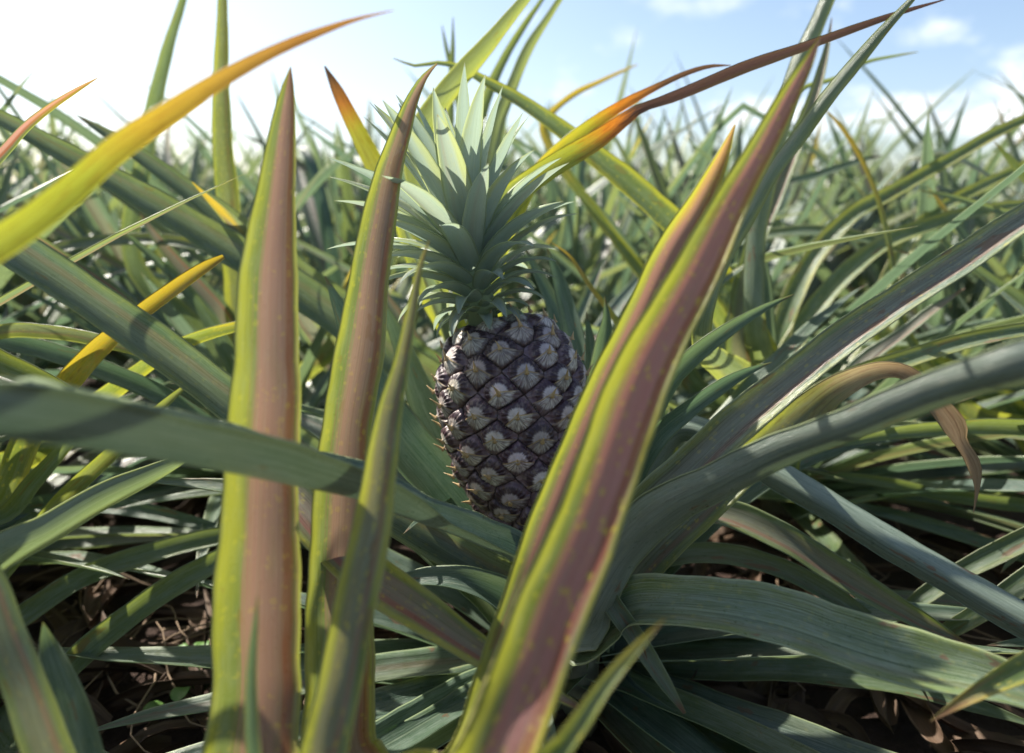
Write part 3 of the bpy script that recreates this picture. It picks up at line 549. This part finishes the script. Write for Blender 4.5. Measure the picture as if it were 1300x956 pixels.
# --- low right
B = 'lowright'
hero(B, [(1440, 560, .70, 26), (1380, 544, .70, 24), (1300, 541, .70, 21), (1231, 540, .70, 20), (1160, 546, .70, 18), (1100, 556, .70, 12), (1050, 570, .70, 1)], (.0, .1, 0, .7), rolls=[-20], k=.2)
hero(B, [(1400, 640, .78, 20), (1300, 640, .80, 18), (1200, 628, .82, 16), (1127, 612, .84, 14), (1070, 604, .86, 11), (1030, 604, .87, 1)], (.0, .1, 0, .6), rolls=[-20], k=.2)
hero(B, [(1400, 640, .62, 28), (1300, 686, .63, 27), (1227, 724, .64, 25), (1170, 760, .65, 20), (1120, 795, .66, 8), (1100, 810, .66, 1)], (.0, .2, 0, .7), rolls=[10], k=.2)
hero(B, [(1400, 680, .58, 30), (1300, 740, .59, 28), (1230, 785, .60, 24), (1180, 815, .61, 14), (1140, 845, .62, 1)], (.0, .2, 0, .6), rolls=[10], k=.2)
hero(B, [(1400, 790, .40, 44), (1320, 835, .38, 36), (1270, 862, .37, 26), (1220, 890, .36, 14), (1180, 915, .36, 1)], (.0, 1, .1, 1), k=.2)

# fillers round the same plants, kept low or turned away from the lens
rg = random.Random(11)
calm = lambda r: (r.choice([0, 0, .2]), r.choice([0, 0, .1]), 0, max(0, r.gauss(.35, .25)))
add_auto(PL['main'], rg, 12, 15, 165, 20, 60, 20, 55, .38, .52, cols=calm)
add_auto(PL['main'], rg, 9, 170, 245, 4, 20, 6, 26, .35, .5, z0=.05, cols=calm)
add_auto(PL['main'], rg, 9, 290, 370, 4, 20, 6, 26, .35, .5, z0=.05, cols=calm)
add_auto(PL['front'], rg, 3, 150, 210, 5, 12, 6, 16, .3, .36, z0=.04, cols=calm)
add_auto(PL['left'], rg, 10, 90, 330, 25, 75, 20, 50, .4, .6, cols=calm, sky_y=600)
for kx, (a, b_) in {'back': (0, 360), 'backleft': (0, 360), 'backright': (0, 360), 'right': (0, 360), 'midleft': (60, 300), 'lowright': (-120, 120)}.items():
    add_auto(PL[kx], rg, 13, a, b_, 5, 35, 10, 45, .42, .6, cols=calm)
    add_auto(PL[kx], rg, 16, a, b_, 22, 52, 8, 34, .40, .58, cols=leaf_color)
    add_auto(PL[kx], rg, 5, a, b_, 50, 72, 4, 20, *((.36, .50) if 'back' in kx or kx == 'right' else (.45, .62)), cols=leaf_color)
add_auto(PL['midleft'], rg, 8, -60, 60, 4, 22, 5, 25, .4, .55, cols=calm)
add_auto(PL['lowright'], rg, 8, 120, 240, 3, 18, 5, 25, .35, .5, cols=calm)

# ------------------------------------------------------------------ the fruit with its crown (parts of the main plant)
main = PL['main']; MB_ = np.array(main.location)
FB, FT = at(678, 672, .585), at(634, 402, .570)
AX = (FT-FB); FH = np.linalg.norm(AX); AX = AX/FH
EX = nrm(np.cross(np.array([0, 1., 0]), AX)); EY = np.cross(AX, EX)
PRH = np.array([0, .012, .05, .12, .25, .42, .58, .72, .84, .92, .97, 1.0]); PRR = np.array([.0, .016, .029, .0400, .0510, .0590, .0612, .0595, .0525, .0430, .0320, .012])
def prof(h): 
    hs = np.linspace(0, 1, 400); r = np.interp(hs, PRH, PRR); kz = np.hanning(31); kz /= kz.sum(); rp = np.pad(r, 15, mode='edge'); r = np.convolve(rp, kz, 'valid'); r[:6] *= np.linspace(0, 1, 6)
    return np.interp(h, hs, r)
def build_fruit():
    NE = 118
    hs = np.linspace(0, 1, 2000); rr = prof(hs); ar = np.cumsum(rr*np.sqrt(FH**2+np.gradient(rr, hs)**2)); ar /= ar[-1]
    kk = (np.arange(NE)+.5)/NE; hk = np.interp(kk, ar, hs); th = np.arange(NE)*2.399963+1.1+RNG.uniform(-.075, .075, NE); hk = hk+RNG.uniform(-.011, .011, NE)
    rk = prof(hk)
    surf = lambda h, t_, r: FB+AX*(h*FH)[..., None]+(EX*np.cos(t_)[..., None]+EY*np.sin(t_)[..., None])*r[..., None]
    Ck = surf(hk, th, rk)
    nt_, nh = 460, 330
    T_ = np.linspace(0, 2*math.pi, nt_, endpoint=False); H_ = np.linspace(0, 1, nh); H_ = np.interp(H_, ar[::1]/1.0, hs)*.6+H_*.4
    HH, TT = np.meshgrid(H_, T_, indexing='ij'); RRr = prof(HH); P = surf(HH, TT, RRr)
    er = EX*np.cos(TT)[..., None]+EY*np.sin(TT)[..., None]; et = -EX*np.sin(TT)[..., None]+EY*np.cos(TT)[..., None]
    dr = (prof(np.minimum(HH+.01, 1))-prof(np.maximum(HH-.01, 0)))/(.02*FH)
    tu = nrm(AX+er*dr[..., None]); Nn = nrm(er-AX*dr[..., None])
    Pf = P.reshape(-1, 3); tuf = tu.reshape(-1, 3); etf = et.reshape(-1, 3); Nf = Nn.reshape(-1, 3)
    s = math.sqrt(2*math.pi*np.trapz(rr*FH, hs)/NE)*.60
    D = np.empty((len(Pf), NE))
    for k_ in range(NE):
        d = Pf-Ck[k_]; b = np.sum(d*tuf, 1); D[:, k_] = np.sqrt(np.sum(d*d, 1)+.35*b*b)
    o = np.argpartition(D, 1, axis=1)[:, :2]; d1 = D[np.arange(len(Pf)), o[:, 0]]; d2 = D[np.arange(len(Pf)), o[:, 1]]
    sw = d1 > d2; i1 = np.where(sw, o[:, 1], o[:, 0]); lo_ = np.minimum(d1, d2); hi_ = np.maximum(d1, d2)
    d = Pf-Ck[i1]; a = np.sum(d*etf, 1)/s; b = np.sum(d*tuf, 1)/s
    e = (hi_-lo_)/s
    ro = (np.random.RandomState(4).rand(NE)[i1]-.5)*.6; a, b = a*np.cos(ro)-b*np.sin(ro), a*np.sin(ro)+b*np.cos(ro)
    r2 = a*a+b*b; edge = np.clip(e/.22, 0, 1); edge = edge*(2-edge)
    dome = .0072*np.sqrt(np.clip(1-(a*a/.95+(b-.10)**2/.90), 0, 1))
    dome -= .0014*np.exp(-(a*a+(b-.08)**2)/.05)
    lim = .11-.40*np.abs(a)**.9; bd = lim-b; inn = 1/(1+np.exp(-bd/.022))
    brh = .0070-.0040*np.clip(-b, 0, 1.2)-.0022*np.abs(a)
    disp = (dome*(1-inn)+np.maximum(brh, dome*.9)*inn)*edge-.0022
    disp += .0022*np.exp(-(a*a/.010+(b-.05)**2/.025))                                # root of the spine
    rnd = RNG.rand(NE)
    disp *= np.interp(HH.reshape(-1), [0, .03, .95, 1], [.3, 1, 1, .4])*(.72+.5*rnd[i1])
    disp += .0003*np.sin(np.arctan2(b, a)*17+rnd[i1]*9)*np.clip(np.sqrt(r2)*1.5, 0, 1)
    V = Pf+Nf*disp[:, None]
    F = [(i*nt_+j, i*nt_+(j+1) % nt_, (i+1)*nt_+(j+1) % nt_, (i+1)*nt_+j) for i in range(nh-1) for j in range(nt_)]
    M = Mesh(); M.add(V-MB_, F, np.stack([a+2, b+2], 1), np.stack([e, rnd[i1]], 1), 0)
    # a curved woody spine on every bract
    for k_ in range(NE):
        er_ = EX*math.cos(th[k_])+EY*math.sin(th[k_]); drk = (prof(min(hk[k_]+.01, 1))-prof(max(hk[k_]-.01, 0)))/(.02*FH)
        n_ = nrm(er_-AX*drk); u_ = nrm(AX+er_*drk); e_ = np.cross(u_, n_)
        L = (.0065+.006*RNG.rand())*(1 if hk[k_] < .93 else 1.2); sdw = (RNG.rand()-.5)*.7
        c0 = Ck[k_]+n_*.0050-u_*.0015
        pts = [c0+n_*(L*(.40*q+.25*q*q))+u_*(L*(.55*q+.15*q*q))+e_*(L*sdw*q*q) for q in np.linspace(0, 1, 6)]
        n0 = M.nv; tube(M, np.array(pts)-MB_, np.array([.0021, .0016, .0012, .0009, .0005, .0001]), 6, 1)
    return M.data('pineapple_fruit', [M_FRUIT, M_SPINE], 'Eye')
fruit = link('fruit', build_fruit(), main, label='unripe silvery purple pineapple with spiny eyes')
Mp = Mesh(); tube(Mp, catmull([[*(MB_+np.array([0, 0, .08]))], [*(FB*.5+MB_*.5+np.array([.004, 0, .05]))], [*(FB+AX*.012)]], 14)-MB_, .012, 10)
link('stalk', Mp.data('stalk', [M_STEM]), main)

def crown():
    C0 = at(613, 404, .568); CA = nrm(at(572, 200, .560)-C0); X = nrm(np.cross(np.array([0, 1., 0]), CA)); Y = np.cross(CA, X)
    rc = random.Random(5); N_ = 82
    specs = []
    for i in range(N_):
        f = i/(N_-1); az = i*2.39996+rc.uniform(-.12, .12)
        e0 = np.interp(f, [0, .15, .4, .7, .88, 1], [6, 14, 26, 43, 64, 83])+rc.uniform(-5, 5)
        bend = np.interp(f, [0, .2, .5, .8, 1], [75, 60, 22, 4, -4])+rc.uniform(-8, 8)
        ln = np.interp(f, [0, .1, .25, .5, .75, .9, 1], [.028, .044, .068, .098, .112, .108, .082])*rc.uniform(.9, 1.12)*(1-.07*math.cos(az))
        wd = np.interp(f, [0, .3, .7, 1], [.0135, .019, .0255, .020])*rc.uniform(.9, 1.1)
        specs.append((az, e0, bend, ln, wd, .092*f**1.15))
    for az, e0, bend, ln, wd, h in specs:
        n = 20; s = np.linspace(0, 1, n); el = R(e0+10)-R(bend+14)*s**1.4
        rad = X*math.cos(az)+Y*math.sin(az); ds = ln/(n-1)
        side = np.cross(CA, rad); q = rc.uniform(-.18, .18)
        d = rad[None]*np.cos(el)[:, None]+CA[None]*np.sin(el)[:, None]+side[None]*(q*s**2)[:, None]
        P = C0+CA*h+rad*.010+np.cumsum(nrm(d), 0)*ds
        W = wd*np.interp(s, [0, .12, .35, .6, .8, .93, 1], [.80, .95, 1.0, .80, .50, .20, .015])
        Nn = -rad[None]*np.sin(el)[:, None]+CA[None]*np.cos(el)[:, None]+side[None]*rc.uniform(-.15, .15)
        M = Mesh(); ribbon(M, P-MB_, W, Nn, k=.20, across=11, skew=rc.uniform(-.1, .1), rim=.0006, wob=.0004)
        link('crown_leaf', M.data('crown_leaf', [M_CROWN]), fruit, (rc.choice([0, 0, .1]), rc.uniform(.1, .45), 0, rc.uniform(.2, .6)))
    Mc = Mesh(); tube(Mc, [C0-CA*.01-MB_, C0+CA*.05-MB_, C0+CA*.10-MB_], [.013, .012, .005], 12); link('crown_core', Mc.data('crown_core', [M_CROWN]), fruit, (0, 0, 0, .3))
crown()

# ------------------------------------------------------------------ the field behind
proto = []                                    # prototypes as lists of (mesh data, colour)
for s_ in range(4):
    rp = random.Random(100+s_); proto.append([(M.data('leaf', [M_LEAF]), c) for M, c in rosette(rp, 36, 1.0)])
whole = []                                    # the same plants as one mesh, for the rows too far to show single leaves
for s_ in range(5):
    rp = random.Random(200+s_); M = Mesh()
    for m_, c in rosette(rp, 26, 1.0, across=5, seg=10):
        M.v += m_.v; M.f += [tuple(i+M.nv for i in f) for f in m_.f]; M.uv += m_.uv; M.uv2 += m_.uv2; M.mi += m_.mi; M.nv += m_.nv
    whole.append(M.data('pineapple_plant', [M_LEAF]))
rf = random.Random(3); spots = []
hp = [tuple(o.location)[:2] for o in PL.values()]
y = 1.05; row = 0
while y < 7.3:
    half = y*.86+.55; nx = int(2*half/.42)
    for i in range(nx+1):
        x = -half+i*.42+(.22 if row % 2 else 0)+rf.uniform(-.09, .09); yy = y+rf.uniform(-.1, .1)
        if min((x-a)**2+(yy-b)**2 for a, b in hp) < .30**2: continue
        spots.append((x, yy))
    y += .43+y*.02; row += 1
spots += [(-1.05, .45), (-1.15, .95), (-.95, .12), (1.2, .62), (-.75, -.3), (.95, -.9), (1.05, -.35), (-1.15, -.5)]  # extra plants beside and behind the camera, added to block skylight
spots.sort(key=lambda p: p[0]**2+p[1]**2)
def band_label(d):
    return ('grey-green pineapple plant in the nearer rows around the fruiting plant', 'pineapple plants in the nearer rows') if d < 2.5 else ('grey-green pineapple plant in the far rows under the sky', 'pineapple plants in the far rows')
for i, (x, yy) in enumerate(spots[:290]):
    d = math.hypot(x, yy); lab, grp = band_label(d); sc_ = rf.uniform(.9, 1.12); rz = rf.uniform(0, 6.28)
    if d < 2.5:
        o = thing('pineapple_plant', (x, yy, 0), lab, 'pineapple plant', grp); o.rotation_euler = (rf.uniform(-.06, .06), rf.uniform(-.06, .06), rz); o.scale = (sc_,)*3
        link('stem', STEM, o)
        rot = np.array(o.rotation_euler.to_matrix())*sc_
        for me, c in proto[i % 4]:
            if d < 1.9:                               # leave out a blade that would stand alone against the sky
                v_ = np.empty(len(me.vertices)*3); me.vertices.foreach_get('co', v_); v_ = v_.reshape(-1, 3)@rot.T+np.array([x, yy, 0])-CAM
                dz = v_@FWD; ok = dz > .02; qx = 650+FPX*(v_@RT)[ok]/dz[ok]; qy = 433.5-FPX*(v_@UP)[ok]/dz[ok]
                if ((qx > 60) & (qx < 1240) & (qy < 120)).any(): continue
            link('leaf', me, o, (*c[:3], max(0, min(1, c[3]+rf.uniform(-.15, .15)))))
    else:
        o = link('pineapple_plant', whole[i % 5], None, (rf.uniform(0, .15), rf.uniform(.05, .3), 0, rf.uniform(.0, .5)))
        o.location = (x, yy, 0); o.rotation_euler = (rf.uniform(-.08, .08), rf.uniform(-.08, .08), rz); o.scale = (sc_,)*3
        o['label'] = lab; o['category'] = 'pineapple plant'; o['group'] = grp
print('field plants', len(spots), sum(1 for p in spots if math.hypot(*p) < 2.5))

def far_field():
    rr = random.Random(9); M = Mesh()
    y = 7.6
    while y < 60:
        half = y*.86+1; st = .5+y*.02; x = -half
        while x < half:
            px, py = x+rr.uniform(-.2, .2), y+rr.uniform(-.2, .2)
            for k_ in range(9 if y < 20 else 6):
                az = rr.uniform(0, 6.28); el = rr.uniform(.5, 1.4); L = rr.uniform(.5, .85); dx, dy, dz = math.cos(az)*math.cos(el), math.sin(az)*math.cos(el), math.sin(el)
                wv = .024*(1+y*.02); s = np.array([-math.sin(az), math.cos(az), 0])*wv
                b0 = np.array([px, py, .05]); q1 = b0+np.array([dx, dy, dz])*L*.55; q2 = b0+np.array([dx*1.25, dy*1.25, dz*.8])*L
                V = np.array([b0-s, b0+s, q1-s*.8, q1+s*.8, q2-s*.03, q2+s*.03])
                sk = (rr.random()-.5)*.3
                M.add(V, [(0, 1, 3, 2), (2, 3, 5, 4)], np.array([[0, 0], [0, 1], [.3, 0], [.3, 1], [.6, 0], [.6, 1]]), np.array([[0, sk]]*2+[[.5, sk]]*2+[[.95, sk]]*2))
            x += st
        y += st
    o = link('distant_crop', M.data('distant_crop', [M_FAR]), None, (.05, .2, 0, .3)); o['kind'] = 'stuff'; o['label'] = 'distant pineapple crop running to the horizon'; o['category'] = 'crop'
far_field()

# ------------------------------------------------------------------ ground, hills
def ground():
    n = 150; xs = np.concatenate([[-1500, -400, -100, -30, -10], np.linspace(-4, 4, n), [10, 30, 100, 400, 1500]]); ys = np.concatenate([[-60, -10, -3], np.linspace(-.8, 5, n), [8, 14, 30, 100, 400, 1500]])
    X, Yg = np.meshgrid(xs, ys); Z = .010*np.sin(X*9+1.3*np.sin(Yg*5))*np.cos(Yg*11+X*3)+.006*np.sin(X*31+Yg*17)*np.sin(Yg*37-X*9)-.012
    Z = np.where((np.abs(X) < 4) & (Yg < 5), Z, -.012)
    V = np.stack([X, Yg, Z], -1).reshape(-1, 3); nx = len(xs); ny = len(ys)
    F = [(i*nx+j, i*nx+j+1, (i+1)*nx+j+1, (i+1)*nx+j) for i in range(ny-1) for j in range(nx-1)]
    M = Mesh(); z = np.zeros((len(V), 2)); M.add(V, F, z, z.copy()); o = link('ground', M.data('ground', [M_SOIL])); o['kind'] = 'structure'
ground()
def hills():
    M = Mesh(); n = 90; xs = np.linspace(-1200, 1200, n); h = 14+9*np.sin(xs*.006+1)+6*np.sin(xs*.017)+3*np.sin(xs*.05)+np.where(xs > 200, 10, 0)
    rows = [(700, 0), (760, .55), (830, 1), (950, .8), (1100, 0)]
    V = np.array([[x, yy, -1+h[i]*f] for yy, f in rows for i, x in enumerate(xs)])
    F = [(r*n+j, r*n+j+1, (r+1)*n+j+1, (r+1)*n+j) for r in range(len(rows)-1) for j in range(n-1)]
    z = np.zeros((len(V), 2)); M.add(V, F, z, z.copy()); o = link('hills', M.data('hills', [M_HILL])); o['kind'] = 'structure'
hills()

# ------------------------------------------------------------------ litter on the soil
rl = random.Random(21)
def dead_leaf_mesh(L, wd):
    n = 14; s = np.linspace(0, 1, n); c1, c2 = rl.uniform(-1.2, 1.2), rl.uniform(-.5, .5)
    a = c1*s+c2*np.sin(s*5); P = np.stack([np.cumsum(np.cos(a))*L/n, np.cumsum(np.sin(a))*L/n, .012+.025*rl.random()*np.sin(s*3.14)+.008*np.sin(s*9+rl.random()*6)], 1)
    W = wd*np.interp(s, [0, .1, .5, .85, 1], [.7, 1, .8, .4, .02])*(1+.15*np.sin(s*13)); tw = rl.uniform(-1.6, 1.6)*s+rl.uniform(-.5, .5)
    Nn = np.stack([np.zeros(n), np.sin(tw), np.cos(tw)], 1)
    M = Mesh(); ribbon(M, P, W, Nn, k=rl.uniform(.2, .6), across=7, rim=.0004); return M.data('dead_leaf', [M_DRY])
dm = [dead_leaf_mesh(rl.uniform(.14, .34), rl.uniform(.014, .034)) for _ in range(10)]
def on_ground(x, y, z=.0):
    a, b = at(x, y, 1.0), CAM; d = a-b; q = (z-b[2])/d[2]; return b+d*q
zones = [(130, 300, 635, 700, 20), (60, 290, 700, 950, 22), (480, 620, 690, 950, 14), (960, 1260, 600, 800, 34), (850, 1060, 640, 760, 12), (700, 900, 880, 956, 12), (860, 1300, 830, 956, 44), (0, 420, 820, 956, 20)]
for x0, x1, y0, y1, cnt in zones:
    left = x1 < 400
    lab, grp = (('dry brown pineapple leaf littering the soil at lower left', 'dry leaves on the soil at left') if left else ('dry brown pineapple leaf littering the soil under the right-hand leaves', 'dry leaves on the soil at right') if x0 >= 700 else ('dry brown leaf on the dark soil below the fruit', 'dry leaves below the fruit'))
    for _ in range(cnt):
        p = on_ground(rl.uniform(x0, x1), rl.uniform(y0, y1)); o = link('dead_leaf', dm[rl.randrange(10)])
        o.location = (p[0]-.08, p[1], 0); o.rotation_euler = (rl.uniform(-.1, .1), rl.uniform(-.1, .1), rl.uniform(0, 6.28)); o.scale = (rl.uniform(.7, 1.2),)*3
        o['label'] = lab; o['category'] = 'dead leaf'; o['group'] = grp
def twig_mesh(L):
    M = Mesh(); n = 9; s = np.linspace(0, 1, n); P = np.stack([s*L, .02*np.sin(s*rl.uniform(3, 7)), .008+.012*np.sin(s*3)+rl.uniform(0, .03)*s], 1); tube(M, P, np.interp(s, [0, 1], [.0016, .0006]), 6)
    return M.data('twig', [M_TWIG])
tw = [twig_mesh(rl.uniform(.1, .3)) for _ in range(6)]
for x0, x1, y0, y1, cnt in [(60, 300, 640, 940, 40), (900, 1260, 610, 850, 40)]:
    for _ in range(cnt):
        p = on_ground(rl.uniform(x0, x1), rl.uniform(y0, y1)); o = link('twig', tw[rl.randrange(6)]); o.location = (p[0], p[1], .004); o.rotation_euler = (0, rl.uniform(-.15, .02), rl.uniform(0, 6.28))
        sd_ = 'left' if x0 < 500 else 'right'
        o['label'] = 'thin dry twig on the dark soil at lower '+sd_; o['category'] = 'twig'; o['group'] = 'twigs on the soil at lower '+sd_
def weed(x, y, label):
    p = on_ground(x, y, .03); o = thing('weed', (p[0], p[1], 0), label, 'weed')
    for k_ in range(9):
        a = k_*2.4; r_ = .012+.012*rl.random(); h = .02+.025*rl.random(); c = np.array([math.cos(a)*r_*1.6, math.sin(a)*r_*1.6, h]); 
        M = Mesh(); tube(M, [(0, 0, 0), tuple(c*.6), tuple(c)], .0007, 5); link('stalk', M.data('stalk', [M_WEED]), o)
        M = Mesh(); d = nrm(c*np.array([1, 1, 0])); s = np.linspace(0, 1, 8); P = c+d*(s*.022)[:, None]+np.array([0, 0, 1.])*(.003*np.sin(s*3))[:, None]
        ribbon(M, P, .017*np.sqrt(np.maximum(0, 1-(2*s-1)**2))+.0005, np.tile([0, 0, 1.], (8, 1)), k=.12, across=7, rim=.0002); link('leaf', M.data('leaf', [M_WEED]), o)
weed(248, 858, 'small round-leaved green weed on the dark soil beside the tall left blade')
